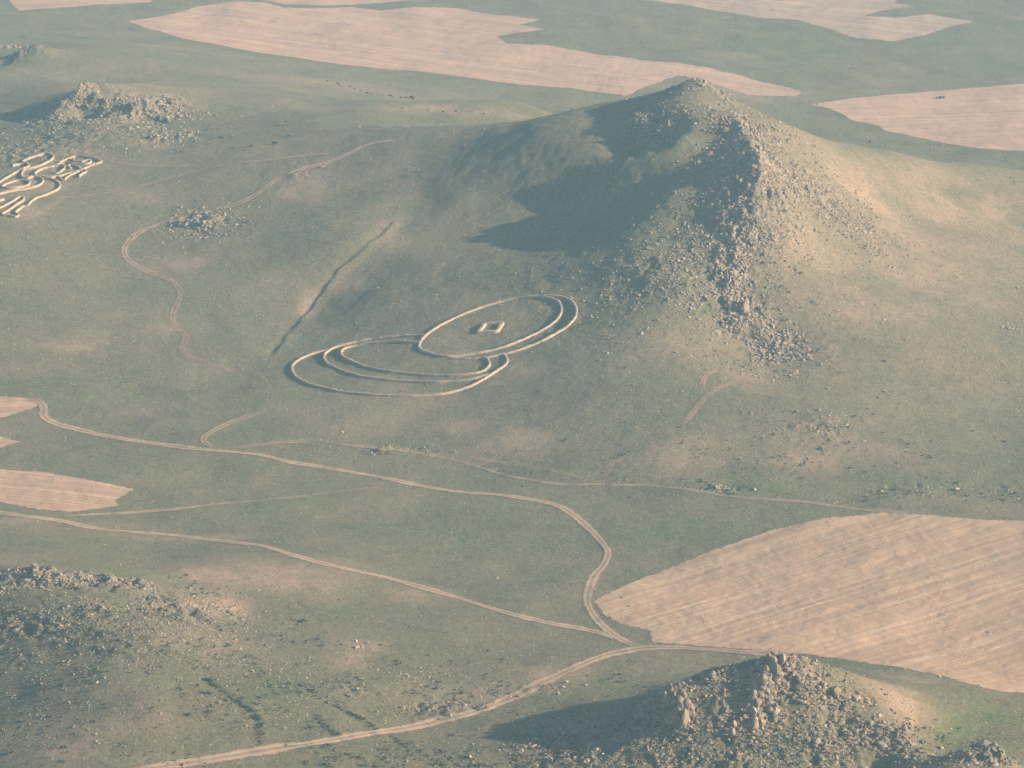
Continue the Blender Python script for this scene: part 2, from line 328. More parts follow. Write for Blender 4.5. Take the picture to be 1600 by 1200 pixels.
class NT:
    def __init__(s, name):
        s.m = bpy.data.materials.new(name); s.m.use_nodes = True; s.t = s.m.node_tree; s.n = s.t.nodes
        s.b = s.n['Principled BSDF']; s.b.inputs['Roughness'].default_value = 1; s.b.inputs['Specular IOR Level'].default_value = .15
        s.obj = s.n.new('ShaderNodeTexCoord').outputs['Object']
    def L(s, a, b): s.t.links.new(a, b)
    def put(s, sock, v):
        if isinstance(v, bpy.types.NodeSocket): s.L(v, sock)
        else: sock.default_value = v
    def attr(s, name):
        a = s.n.new('ShaderNodeAttribute'); a.attribute_name = name; return a.outputs['Fac']
    def math(s, op, a, b=0.0, clamp=False):
        m = s.n.new('ShaderNodeMath'); m.operation = op; m.use_clamp = clamp; s.put(m.inputs[0], a); s.put(m.inputs[1], b); return m.outputs[0]
    def noise(s, scale, detail=4, vec=None, rough=.6):
        n = s.n.new('ShaderNodeTexNoise'); n.inputs['Scale'].default_value = scale; n.inputs['Detail'].default_value = detail
        n.inputs['Roughness'].default_value = rough; s.L(vec or s.obj, n.inputs['Vector']); return n.outputs['Fac']
    def mapping(s, rot=0, scale=(1, 1, 1)):
        m = s.n.new('ShaderNodeMapping'); m.inputs['Rotation'].default_value = (0, 0, rot); s.L(s.obj, m.inputs['Vector'])
        q = s.n.new('ShaderNodeMapping'); q.inputs['Scale'].default_value = scale; s.L(m.outputs[0], q.inputs['Vector']); return q.outputs[0]
    def mapr(s, v, a, b, c=0.0, d=1.0):
        m = s.n.new('ShaderNodeMapRange'); s.put(m.inputs[0], v)
        for i, q in enumerate((a, b, c, d)): m.inputs[i + 1].default_value = q
        return m.outputs[0]
    def mix(s, f, a, b):
        m = s.n.new('ShaderNodeMix'); m.data_type = 'RGBA'; s.put(m.inputs[0], f)
        for i, q in ((6, a), (7, b)):
            if isinstance(q, tuple): m.inputs[i].default_value = (*q, 1)
            else: s.L(q, m.inputs[i])
        return m.outputs[2]
    def bump(s, h, dist, strength=1.0, prev=None):
        b = s.n.new('ShaderNodeBump'); b.inputs['Strength'].default_value = strength; b.inputs['Distance'].default_value = dist
        s.L(h, b.inputs['Height'])
        if prev: s.L(prev, b.inputs['Normal'])
        return b.outputs[0]
    def done(s, col, nor=None):
        s.put(s.b.inputs['Base Color'], col)
        if nor: s.L(nor, s.b.inputs['Normal'])
        return s.m
GRASS = (.100, .096, .047); GRASS2 = (.158, .130, .068); LUSHC = (.070, .115, .028); BAREC = (.36, .225, .145); ROCKC = (.27, .195, .135); ROCKD = (.11, .105, .085)
def grass_color(s):
    n1 = s.noise(.035, 5); n2 = s.noise(.25, 6, rough=.7); n3 = s.noise(.7, 6, rough=.75)
    c = s.mix(s.mapr(n1, .35, .65), GRASS, GRASS2)
    c = s.mix(s.mapr(n2, .4, .75, 0, .5), c, (.17, .145, .085))
    c = s.mix(s.math('MULTIPLY', s.attr('lush'), s.mapr(n2, .2, .6), True), c, LUSHC)
    c = s.mix(s.math('MULTIPLY', s.attr('dry'), s.mapr(n2, .3, .6, .3, .9)), c, (.185, .148, .092)); c = s.mix(s.mapr(n3, .50, .64, 0, .6), c, (.034, .044, .022)); c = s.mix(s.mapr(n3, .47, .34, 0, .5), c, (.26, .205, .125))
    c = s.mix(s.mapr(s.noise(.09, 6, rough=.75), .5, .68, 0, .45), c, (.18, .15, .09))
    return c, n2, n3
def ground_material():
    s = NT('grassland')
    c, n2, n3 = grass_color(s)
    bf = s.math('MULTIPLY', s.attr('bare'), s.mapr(n2, .22, .62, .2, 1.15), True)
    c = s.mix(bf, c, s.mix(s.mapr(n3, .35, .7), BAREC, (.27, .20, .13)))
    rk = s.attr('rock'); vn = s.n.new('ShaderNodeTexVoronoi'); vn.inputs['Scale'].default_value = .42; s.L(s.obj, vn.inputs['Vector'])
    rf = s.math('MULTIPLY', s.math('ADD', rk, s.mapr(s.noise(.5, 5), .4, .7, -.5, .45)), s.mapr(vn.outputs['Distance'], .35, .8, 1.1, .1), True)
    c = s.mix(rf, c, s.mix(s.mapr(s.noise(.9, 5), .38, .62), ROCKD, ROCKC))
    # scattered pale stones too small to be modelled one by one
    sp = s.n.new('ShaderNodeTexVoronoi'); sp.inputs['Scale'].default_value = .55; s.L(s.obj, sp.inputs['Vector'])
    rgb = s.n.new('ShaderNodeSeparateColor'); s.L(sp.outputs['Color'], rgb.inputs[0])
    st = s.math('MULTIPLY', s.math('LESS_THAN', sp.outputs['Distance'], .22), s.math('GREATER_THAN', s.math('ADD', rgb.outputs[0], s.math('MULTIPLY', rk, .5)), .93))
    c = s.mix(s.math('MULTIPLY', st, .8), c, (.42, .37, .29))
    nb = s.bump(s.noise(.8, 6, rough=.75), 1.3, 1); nb = s.bump(s.noise(3.0, 3), .25, .6, nb)
    return s.done(c, nb)
MG = ground_material()
ny, nx = X.shape
idx = np.arange(nx * ny).reshape(ny, nx)
F = np.stack([idx[:-1, :-1], idx[:-1, 1:], idx[1:, 1:], idx[1:, :-1]], -1).reshape(-1, 4)
gme = mesh_np('terrain', np.stack([X, Y, Z], -1).reshape(-1, 3), F, 4, {'bare': bare, 'lush': lush, 'dry': np.clip(dry, 0, 1), 'rock': np.clip(rockm, 0, 1)}, smooth=True)
link('terrain', gme, MG, kind='structure')
# ------------------------------------------------------------------ ploughed fields
def field_material(name, ang, ca=(.37,.23,.15), cb=(.31,.19,.12), green=0.0):
    s = NT(name)
    v = s.mapping(ang, (.005, .30, .1)); v2 = s.mapping(ang, (.004, .07, .02)); v3 = s.mapping(ang, (.05, 1.6, .3))
    n1 = s.noise(1, 5, v); n2 = s.noise(1, 3, v2); n3 = s.noise(1, 2, v3); n4 = s.noise(.03, 4); n5 = s.noise(.9, 4)
    c = s.mix(s.mapr(n1, .35, .65), cb, ca); c = s.mix(s.mapr(n2, .46, .62, 0, .6), c, (.43, .275, .17))
    c = s.mix(s.mapr(n4, .42, .66, 0, .2), c, (.29, .18, .11)); c = s.mix(s.mapr(n5, .5, .8, 0, .3), c, (.22, .15, .095))
    ln = s.noise(1, 2, s.mapping(ang, (.003, .10, .02))); lf = s.mapr(s.math('ABSOLUTE', s.math('SUBTRACT', ln, .5)), .004, .018, .55, 0)
    c = s.mix(s.math('MULTIPLY', lf, s.mapr(n4, .35, .6)), c, (.50, .36, .24)); lg = s.mapr(s.math('ABSOLUTE', s.math('SUBTRACT', ln, .58)), .003, .012, .25, 0); c = s.mix(lg, c, (.20, .14, .09))
    l2 = s.noise(1, 2, s.mapping(ang, (.002, .45, .02))); c = s.mix(s.mapr(l2, .46, .62, 0, .45), c, (.235, .155, .095))
    c = s.mix(s.mapr(s.noise(.022, 5), .56, .72, 0, green), c, GRASS2)
    nb = s.bump(n3, .35, .7); nb = s.bump(n5, .5, .5, nb)
    nd = s.noise(.35, 5)
    al = s.mapr(s.math('ADD', s.attr('sd'), s.math('MULTIPLY', s.math('SUBTRACT', nd, .5), 5.5)), -.25, .25)
    s.put(s.b.inputs['Alpha'], al)
    return s.done(c, nb)
def poly_sd(x, y, P):
    Q = np.vstack([P, P[:1]]); d, _, _ = seg_dist(x, y, Q); ins = np.zeros(x.shape, bool)
    for a, b in zip(Q[:-1], Q[1:]):
        cnd = (a[1] > y) != (b[1] > y)
        with np.errstate(divide='ignore', invalid='ignore'):
            xi = a[0] + (y - a[1]) * (b[0] - a[0]) / (b[1] - a[1])
        ins ^= cnd & (x < xi)
    return np.where(ins, d, -d)
def field(name, poly, furrow, green=0, **col):
    P = hit([p[0] for p in poly], [p[1] for p in poly])
    fw = hit([furrow[0][0], furrow[1][0]], [furrow[0][1], furrow[1][1]]); a = math.atan2(fw[1, 1] - fw[0, 1], fw[1, 0] - fw[0, 0])
    i0, i1 = np.searchsorted(xs, [P[:, 0].min() - 4, P[:, 0].max() + 4]); j0, j1 = np.searchsorted(ys, [P[:, 1].min() - 6, P[:, 1].max() + 6])
    i1 = min(i1, nx - 1); j1 = min(j1, ny - 1)
    sx, sy, sz = X[j0:j1, i0:i1], Y[j0:j1, i0:i1], Z[j0:j1, i0:i1]
    s_ = poly_sd(sx, sy, P); keep = s_ > -7
    id_ = np.arange(sx.size).reshape(sx.shape)
    Fq = np.stack([id_[:-1, :-1], id_[:-1, 1:], id_[1:, 1:], id_[1:, :-1]], -1).reshape(-1, 4)
    k = keep.ravel()[Fq].all(1); Fq = Fq[k]; used = np.unique(Fq); mp = np.zeros(sx.size, int); mp[used] = np.arange(len(used))
    V = np.stack([sx, sy, sz + .09], -1).reshape(-1, 3)[used]
    me = mesh_np(name, V, mp[Fq], 4, {'sd': s_.ravel()[used]}, True)
    link(name, me, field_material(name + '_soil', -a, green=green, **col), kind='structure')
field('ploughed_field', [(928,940),(1000,905),(1100,865),(1200,830),(1300,808),(1385,800),(1450,805),(1530,812),(1760,818),(1760,1110),(1600,1083),(1560,1080),(1500,1065),(1420,1045),(1350,1035),(1260,1022),
   (1160,1014),(1080,1008),(1020,1004),(1015,985),(970,975),(945,962)], ((1000,985),(1400,860)), ca=(.375,.24,.145), cb=(.315,.198,.118))
field('ploughed_field', [(-160,722),(0,733),(70,738),(140,750),(209,765),(180,783),(185,790),(110,800),(60,796),(0,785),(-160,765)], ((0,760),(170,778)))
field('ploughed_field', [(-160,612),(0,619),(40,622),(70,630),(30,645),(0,654),(-160,680)], ((-50,630),(60,628)))
field('ploughed_field', [(-100,680),(0,682),(32,690),(0,700),(-100,712)], ((-50,690),(30,690)))
field('ploughed_field', [(200,33),(261,24),(309,10),(375,2),(419,5),(445,12),(484,13),(550,11),(594,17),(637,12),(716,13),(760,22),(847,30),(812,39),(852,46),(777,57),(791,68),(856,71),(900,79),(1000,94),
   (1056,98),(1112,107),(1169,122),(1214,133),(1255,144),(1244,150),(1190,155)], ((300,40),(900,110))) if False else None
field('ploughed_field', [(200,33),(261,24),(309,10),(375,2),(419,5),(445,12),(484,13),(550,11),(594,17),(637,12),(716,13),(760,22),(847,30),(812,39),(852,46),(777,57),(791,68),(856,71),(900,79),(1000,94),
   (1056,98),(1112,107),(1169,122),(1214,133),(1255,144),(1244,151),(1170,149),(1060,118),(980,150),(900,139),(769,127),(637,110),(550,103),(462,90),(375,77),(287,61),(235,46)], ((300,40),(850,105)), ca=(.38,.225,.155), cb=(.32,.19,.13))
field('ploughed_field', [(380,-40),(410,0),(445,7),(506,9),(594,5),(664,0),(760,-15),(760,-50)], ((400,-10),(660,0)))
field('ploughed_field', [(5,-40),(15,3),(30,17),(90,13),(160,7),(235,4),(245,-10),(240,-50)], ((20,0),(235,0)))
field('ploughed_field', [(1000,0),(1075,8),(1150,22),(1195,29),(1244,31),(1300,47),(1337,60),(1394,65),(1442,56),(1487,41),(1523,34),(1450,22),(1400,28),(1349,26),(1375,17),(1435,10),(1397,5),(1409,-5),(1400,-50),(1000,-50)],
   ((1050,5),(1450,50)), green=.8, ca=(.31,.22,.16), cb=(.27,.19,.135))
field('ploughed_field', [(1265,163),(1350,152),(1450,143),(1600,131),(1760,122),(1760,252),(1600,236),(1530,232),(1480,225),(1440,216),(1400,208),(1380,203),(1372,196),(1330,188),(1315,178),(1290,168)],
   ((1330,190),(1600,180)), ca=(.38,.225,.155), cb=(.32,.19,.13))

# ------------------------------------------------------------------ tracks
def smooth_px(pts, step=3.0):
    P = np.array(pts, float); P = np.vstack([2 * P[0] - P[1], P, 2 * P[-1] - P[-2]]); out = []
    for i in range(1, len(P) - 2):
        n = max(2, int(np.hypot(*(P[i + 1] - P[i])) / step))
        for t in np.arange(n) / n:
            out.append(.5 * ((2 * P[i]) + (-P[i - 1] + P[i + 1]) * t + (2 * P[i - 1] - 5 * P[i] + 4 * P[i + 1] - P[i + 2]) * t * t + (-P[i - 1] + 3 * P[i] - 3 * P[i + 1] + P[i + 2]) * t ** 3))
    out.append(P[-2]); return np.array(out)
def world_line(pts, step=1.0, closed=False, sm=3):
    if closed: pts = list(pts) + [pts[0]]
    q = smooth_px(pts, 2.0); W = hit(q[:, 0], q[:, 1])
    for _ in range(sm):
        W[1:-1] = (W[:-2] + 2 * W[1:-1] + W[2:]) / 4
    L = np.concatenate([[0], np.cumsum(np.hypot(*(W[1:] - W[:-1]).T))]); n = max(3, int(L[-1] / step)); s = np.linspace(0, L[-1], n)
    return np.column_stack([np.interp(s, L, W[:, 0]), np.interp(s, L, W[:, 1])])
def track_material():
    s = NT('rutted_earth'); c0 = s.attr('cross'); f = s.attr('fade')
    ab = s.math('ABSOLUTE', c0); n = s.noise(.5, 5); n2 = s.noise(2.2, 3)
    rut = s.mapr(s.math('ABSOLUTE', s.math('SUBTRACT', ab, .45)), .12, .3, 1, 0)
    c = s.mix(s.math('ADD', rut, s.mapr(n, .4, .7, -.2, .5), True), (.23, .16, .10), (.33, .225, .145))
    c = s.mix(s.mapr(n2, .5, .8, 0, .4), c, (.30, .22, .15))
    edge = s.mapr(s.math('ADD', ab, s.math('MULTIPLY', s.math('SUBTRACT', n, .5), 1.6)), .6, 1.1, 1, 0)
    gr = s.mapr(s.math('ADD', ab, s.math('MULTIPLY', s.math('SUBTRACT', n, .5), .5)), .06, .22, .8, 1)   # grass strip between the ruts
    a = s.math('MULTIPLY', s.math('MULTIPLY', edge, gr), s.math('MULTIPLY', f, s.mapr(s.noise(.12, 5), .3, .6, .75, 1.1)), True)
    s.put(s.b.inputs['Alpha'], a)
    return s.done(c, s.bump(n2, .3, .6))
MT = track_material()
def track(pts, w, f0=1.0, f1=1.0, lift=.16):
    W = world_line(pts, 1.3); T = np.gradient(W, axis=0); T /= np.linalg.norm(T, axis=1)[:, None] + 1e-9; N = np.column_stack([-T[:, 1], T[:, 0]])
    k = 13; cr = np.linspace(-1.25, 1.25, k); n = len(W)
    wv = w / 1.7 * (1 + fbm(np.arange(n) * 1.0, np.zeros(n) + len(pts), 22, 4, 3) * .7)
    P = W[:, None] + N[:, None] * (cr[None, :, None] * wv[:, None, None]); z = H(P[..., 0], P[..., 1])
    zz = np.maximum(z, z) + lift
    V = np.concatenate([P, zz[..., None]], -1).reshape(-1, 3); id_ = np.arange(n * k).reshape(n, k)
    Fq = np.stack([id_[:-1, :-1], id_[1:, :-1], id_[1:, 1:], id_[:-1, 1:]], -1).reshape(-1, 4)[:, ::-1]
    t = np.linspace(0, 1, n); fd = f0 + (f1 - f0) * t
    fd = fd * np.clip(np.minimum(t, 1 - t) * n / 10 + .05, 0, 1)
    me = mesh_np('dirt_track', V, Fq, 4, {'cross': np.tile(cr, n), 'fade': np.repeat(fd, k)}, True)
    link('dirt_track', me, MT, kind='structure')
track([(640,215),(600,221),(575,226),(545,240),(510,255),(470,265),(430,283),(390,310),(350,325),(300,338),(250,350),(215,365),(197,383),(194,395),(205,410),(235,426),(262,436),(278,449),(282,463),(274,480),
       (270,500),(276,512),(289,523),(290,533),(284,545),(300,558),(330,570),(355,578),(385,588)], 4.2, 1, .35)
track([(545,236),(480,243),(420,250),(350,258),(290,272),(230,288),(160,303),(60,312)], 3.6, .8, .5)
track([(130,240),(155,245),(200,258),(270,260),(350,258)], 3.2, .55, .5)
track([(128,238),(150,214),(180,197),(240,185)], 3.6, .7, .3)
track([(440,232),(420,238),(390,248),(360,257)], 3.0, .3, .4)
track([(0,347),(40,343),(75,325),(120,300),(170,285),(180,270)], 3.4, .75, .3)
track([(40,620),(62,628),(69,637),(68,650),(88,662),(125,672),(175,683),(234,692),(312,702),(359,706),(406,711),(453,722),(490,728),(550,738),(610,749),(662,760),(719,769),(775,773),(831,781),(865,788),(891,801),
       (914,820),(936,842),(950,862),(944,882),(929,900),(921,921),(918,942),(931,966),(955,989),(981,1004),(1010,1013)], 4.6)
track([(-40,794),(0,801),(50,808),(100,815),(130,822),(165,828),(230,833),(300,840),(360,847),(410,853),(440,862),(480,874),(545,890),(600,902),(660,918),(720,936),(790,957),(850,972),(905,982),(950,993),(990,1008)], 5.0)
track([(90,806),(130,805),(190,802),(260,797),(330,789),(400,783),(480,775),(560,765),(620,758)], 3.6, 1, .4)
track([(200,1207),(250,1199),(330,1187),(420,1172),(500,1160),(580,1146),(630,1139),(690,1126),(750,1110),(800,1090),(850,1066),(900,1043),(945,1025),(1000,1014),(1050,1012),(1100,1015),(1160,1019),(1230,1023)], 6.8, 1.15, .9, .22)
track([(345,704),(325,695),(318,686),(335,672),(370,657),(420,640)], 4.0, .85, .45)
track([(340,702),(380,699),(430,692),(470,690),(500,690)], 4.2, .4, .9)
track([(500,690),(560,697),(640,706),(720,722),(800,745),(880,757),(940,757),(1050,762),(1150,777),(1250,784),(1350,797),(1450,803)], 2.8, .7, .75)
track([(1175,590),(1140,600),(1110,615),(1090,635),(1075,655),(1055,672)], 3.0, .5, .6)
track([(1130,572),(1110,582),(1098,597),(1100,615)], 3.0, .7, .7)
track([(1000,705),(965,720),(950,730),(942,745)], 3.4, .7, .8)
track([(830,572),(800,590),(760,604),(725,612)], 3.4, .6, .2)
track([(330,978),(360,985),(400,985),(430,992)], 2.5, .7, .1)

# ------------------------------------------------------------------ rocks
ORD = 'first second third fourth fifth sixth seventh eighth ninth tenth eleventh twelfth thirteenth fourteenth fifteenth sixteenth seventeenth eighteenth nineteenth twentieth twenty-first twenty-second twenty-third twenty-fourth twenty-fifth twenty-sixth twenty-seventh twenty-eighth twenty-ninth thirtieth'.split()
def ico(sub):
    import bmesh
    bm = bmesh.new(); bmesh.ops.create_icosphere(bm, subdivisions=sub, radius=1); bm.verts.ensure_lookup_table()
    V = np.array([v.co[:] for v in bm.verts]); Fc = np.array([[v.index for v in f.verts] for f in bm.faces]); bm.free(); return V, Fc
I1, I2, I3 = ico(1), ico(2), ico(3)
def rock_shape(base, rs, ncut=9, rough=.06):
    V, Fc = base; n = rs.normal(size=(ncut, 3)); n /= np.linalg.norm(n, axis=1)[:, None]; d = rs.uniform(.5, .95, ncut)
    dt = V @ n.T; r = np.where(dt > .05, d / np.maximum(dt, .05), 9).min(1); r = np.minimum(r, 1.25)
    return V * (r * (1 + rs.normal(size=len(V)) * rough))[:, None]
LOW = [rock_shape(I1, RS, 7, .03) for _ in range(24)]
MID = [rock_shape(I2, RS, 12, .03) for _ in range(16)]
def rock_material(name, a, b, dark, sc=1.0):
    s = NT(name); n = s.noise(.45 * sc, 6); n2 = s.noise(2.5 * sc, 4); t = s.attr('tone')
    c = s.mix(s.mapr(n, .35, .65), a, b); c = s.mix(s.mapr(n2, .5, .75, 0, .6), c, dark)
    c = s.mix(s.math('MULTIPLY', t, .55), c, (.36, .29, .21))
    return s.done(c, s.bump(n2, .35, .8))
MR = rock_material('weathered_limestone', (.245,.175,.12), (.155,.12,.085), (.08,.07,.05))
MO = rock_material('crag_rock', (.24,.165,.11), (.135,.108,.075), (.06,.055,.042))
MB = rock_material('bleached_stone', (.62,.56,.47), (.50,.45,.38), (.35,.31,.26))
MW = rock_material('wall_stone', (.36,.26,.18), (.27,.20,.14), (.13,.105,.075), 1.5)
def rotmats(n, rs, tilt=1.0):
    a = rs.uniform(0, 2 * np.pi, n); b = rs.normal(0, .35 * tilt, n); c = rs.normal(0, .35 * tilt, n)
    ca, sa, cb, sb, cc, sc = np.cos(a), np.sin(a), np.cos(b), np.sin(b), np.cos(c), np.sin(c)
    z = np.zeros(n); o = np.ones(n)
    Rz = np.stack([np.stack([ca, -sa, z], -1), np.stack([sa, ca, z], -1), np.stack([z, z, o], -1)], 1)
    Rx = np.stack([np.stack([o, z, z], -1), np.stack([z, cb, -sb], -1), np.stack([z, sb, cb], -1)], 1)
    Ry = np.stack([np.stack([cc, z, sc], -1), np.stack([z, o, z], -1), np.stack([-sc, z, cc], -1)], 1)
    return Rz @ Rx @ Ry
def rocks_np(pos, scl, rs, shapes, faces, tone=None, tilt=1.0):
    n = len(pos); M = rotmats(n, rs, tilt) * scl[:, None, :]; k = rs.randint(0, len(shapes), n)
    B = np.stack(shapes)[k]                                   # n,v,3
    V = np.einsum('nij,nvj->nvi', M, B) + pos[:, None]
    nv = B.shape[1]; Fc = (faces[None] + (np.arange(n) * nv)[:, None, None]).reshape(-1, 3)
    if tone is None: tone = rs.uniform(0, 1, n) ** 2
    return V.reshape(-1, 3), Fc, np.repeat(tone, nv)
# scatter regions: (u, v, z, rx m, ry m, count, mean size m, place words)
SC = [
 (1100,135,104,16,14,170,.75,'crest'),(1130,165,100,14,18,220,.8,'crest'),(1152,197,96,10,14,330,1.25,'crest'),(1187,250,85,9,20,420,1.35,'crest'),(1195,285,77,20,18,700,.95,'crest'),
 (1170,340,66,18,26,900,.85,'crest'),(1245,310,66,30,22,1100,.8,'flank'),(1300,335,55,26,20,700,.75,'flank'),(1350,360,47,14,10,200,.7,'flank'),(1152,385,55,5,16,260,1.2,'rib'),(1150,435,46,6,16,300,1.2,'rib'),
 (1120,440,45,16,20,600,.8,'rib'),(1165,485,36,8,14,330,1.1,'rib'),(1210,542,22,11,12,420,1.1,'rib'),(1190,570,20,20,14,300,.65,'rib'),(1060,420,50,34,30,1200,.65,'left'),(1090,360,60,22,24,600,.7,'left'),
 (1000,190,86,6,22,170,.95,'shoulder'),(1030,220,82,14,8,160,.85,'shoulder'),(1100,245,84,8,8,120,.9,'shoulder'),(1200,195,92,18,24,350,.75,'flank'),
 (1240,230,83,24,26,350,.6,'flank'),(1000,470,40,60,50,800,.42,'left'),(1300,450,38,60,50,900,.45,'flank'),(1450,420,32,80,60,900,.4,'flank'),(850,350,58,70,60,600,.38,'left'),
 (1205,1040,37,6,8,150,.9,'crag'),(1195,1080,29,8,10,200,.85,'crag'),(1245,1055,33,18,12,360,.65,'crag'),(1052,1090,23,7,8,130,.9,'crag'),(1110,1058,25,14,8,150,.65,'crag'),(1150,1130,18,26,14,500,.62,'front'),
 (1000,1150,10,30,16,600,.6,'front'),(1310,1110,22,22,16,420,.62,'front'),(1400,1165,12,12,10,180,.7,'front'),(1100,1185,7,44,12,700,.55,'front'),(1540,1178,13,10,8,160,.8,'front'),(870,1170,7,28,14,320,.5,'front'),
 (1300,1185,8,34,10,400,.55,'front'),(900,1140,9,34,16,420,.5,'front'),(960,1110,17,18,12,200,.55,'front'),
 (60,893,22,45,7,520,.7,'knoll'),(180,908,18,24,8,300,.7,'knoll'),(60,950,20,60,22,1800,.5,'knoll'),(280,950,13,20,16,400,.55,'knoll'),(200,1010,14,55,28,1400,.42,'knoll'),(60,1080,14,60,34,1200,.38,'knoll'),
 (330,1030,9,30,24,350,.42,'knoll'),(300,1120,8,50,20,300,.38,'knoll'),
 (105,150,62,16,20,260,1.2,'west'),(205,160,58,24,14,380,1.1,'west'),(268,160,56,9,9,180,1.0,'west'),(60,205,55,45,36,500,.7,'west'),(262,215,50,18,22,260,.9,'west'),(160,190,54,24,20,220,.8,'west'),(12,80,40,18,14,170,1.0,'west'),
 (315,358,30,13,11,170,.85,'hummock'),(300,372,28,18,14,130,.7,'hummock'),(345,380,26,14,12,90,.7,'hummock'),(465,285,46,14,10,110,.55,'hummock'),(585,240,52,30,14,80,.5,'hummock'),
 (1280,663,12,18,13,170,.6,'toe'),(1130,760,5,8,4,60,.8,'toe'),(1180,700,10,50,24,300,.4,'toe'),(1580,515,17,6,6,40,.8,'toe'),(1575,320,30,5,4,16,.9,'toe'),(1480,765,5,40,8,220,.5,'toe'),(1380,650,12,60,40,300,.38,'toe'),
 (620,698,3,20,4,130,.5,'bank'),(700,1100,6,14,6,160,.55,'bank'),(790,1075,5,30,10,280,.38,'bank'),(560,1012,6,6,4,30,.55,'bank'),(500,1065,7,16,10,90,.45,'bank'),(540,1090,7,22,12,160,.38,'bank'),(660,1055,5,14,5,50,.6,'bank'),
 (740,650,10,90,50,350,.32,'left'),(600,500,20,80,50,300,.3,'left'),
]
pos, siz, reg = [], [], []
for u, v, z, rx, ry, n, sz, w in SC:
    c = pz(u, v, z); n2 = int(n * 2.8); p = RS.normal(size=(n2, 2)) * [rx * .75, ry * .75] + c[:2]
    cl = fbm(p[:, 0], p[:, 1], 8, 2, 55); p = p[cl > -.18]
    s_ = sz * np.exp(RS.normal(0, .55, len(p))) * .47
    pos.append(p); siz.append(s_); reg += [w] * len(p)
p = np.column_stack([RS.uniform(-260, 330, 5200), RS.uniform(1380, 2380, 5200)]); cl = fbm(p[:, 0], p[:, 1], 60, 3, 57) + .25 * np.exp(-((p[:, 0] - 120) / 170) ** 2 - ((p[:, 1] - 2000) / 160) ** 2)
p = p[cl > .02]; pos.append(p); siz.append(.3 * np.exp(RS.normal(0, .4, len(p)))); reg += ['open'] * len(p)
pos = np.vstack(pos); siz = np.concatenate(siz); reg = np.array(reg); siz = np.minimum(siz, np.where(reg == 'knoll', .8, 1.25))
pz_ = H(pos[:, 0], pos[:, 1])
# where each falls in view, to choose the ones that show largest
qx = pos[:, 0]; qy = pos[:, 1]; qz = pz_ - CAM[2]
dep = qy * math.cos(PITCH) - qz * math.sin(PITCH); uu = 800 + qx / dep * FPX; vv = 600 - (qy * math.sin(PITCH) + qz * math.cos(PITCH)) / dep * FPX
hp = hit(uu, vv); vis = np.hypot(hp[:, 0] - qx, hp[:, 1] - qy) < 6
score = siz / dep * (vis & (uu > 5) & (uu < 1595) & (vv > 5) & (vv < 1195))
order = np.argsort(-score); big = order[:300]; rest = np.setdiff1d(np.arange(len(pos)), big)
flat = np.column_stack([RS.uniform(.85, 1.35, len(pos)), RS.uniform(.7, 1.1, len(pos)), RS.uniform(.55, .95, len(pos))])
P3 = np.column_stack([pos, pz_ + siz * .02])
V, Fc, tn = rocks_np(P3[rest], siz[rest, None] * flat[rest], RS, LOW, I1[1])
link('rock_rubble', mesh_np('rock_rubble', V, Fc, 3, {'tone': tn}), MR, kind='stuff', label='loose grey and tan rubble strewn over the hillsides', category='rubble')
def place9(u, v, us, vs):
    a, b = np.percentile(us, [33, 67]); c, d = np.percentile(vs, [33, 67])
    h = 'left' if u < a else 'right' if u > b else ''; w = 'upper' if v < c else 'lower' if v > d else ''
    return {'': 'middle', ' left': 'left side', ' right': 'right side', 'upper ': 'upper edge', 'lower ': 'lower edge'}.get(w + ' ' + h if w or h else '', (w + ' ' + h).strip())
REG = {'crest':('the tall hill crest','boulders on the crest of the tall hill'),'flank':('the sunlit right flank','boulders on the sunlit flank'),
 'rib':('the rocky rib down the hill front','boulders along the rocky rib'),'left':('the dim left slope','stones on the left slope'),
 'shoulder':('the summit shoulder','boulders on the summit shoulder'),'crag':('the highest foreground crag','boulders on the foreground crag'),
 'front':('the lower right foreground','boulders in the lower right foreground'),'knoll':('the stony lower left rise','boulders on the lower left rise'),
 'west':('the upper left outcrop','boulders on the upper left outcrop'),'hummock':('the mound inside the track bend','boulders on the small mound'),
 'toe':('the tall hill foot','boulders at the hill foot'),'bank':('the rough bank by the lower track','stones beside the lower track'),
 'open':('the open grass','stones in open grass')}
bm_ = []
for k in range(16):
    bm_.append(mesh_np('boulder', MID[k], I2[1], 3, {'tone': np.full(len(MID[k]), RS.uniform(0, 1) ** 2)})); bm_[-1].materials.append(MR)
for i in big:
    o = bpy.data.objects.new('boulder', bm_[RS.randint(16)]); C.objects.link(o)
    o.location = P3[i]; o.scale = siz[i] * flat[i] * 1.05; o.rotation_euler = (RS.normal(0, .3), RS.normal(0, .3), RS.uniform(0, 6.28))
    lb, gp = REG[reg[i]]; mm = big[reg[big] == reg[i]]; q9 = place9(uu[i], vv[i], uu[mm], vv[mm])
    tz = np.percentile(siz[mm], [33, 67]); sw = 'big' if siz[i] > tz[1] else 'small' if siz[i] < tz[0] else 'medium'
    fl = flat[i]; shp = 'tall' if fl[2] > .83 else 'flat' if fl[2] < .67 else 'squat'
    o['label'] = f'{sw} {shp} boulder, {q9} of {lb}'; o['category'] = 'boulder'; o['group'] = gp

seen = {}
for i, o in zip(big, [o for o in C.objects if o.get('category') == 'boulder']): seen.setdefault(o['label'], []).append((uu[i], o))
for lb, L_ in seen.items():
    if len(L_) > 1:
        for k, (u_, o) in enumerate(sorted(L_, key=lambda t: t[0])): o['label'] = f'{lb}, {ORD[k]} from left'
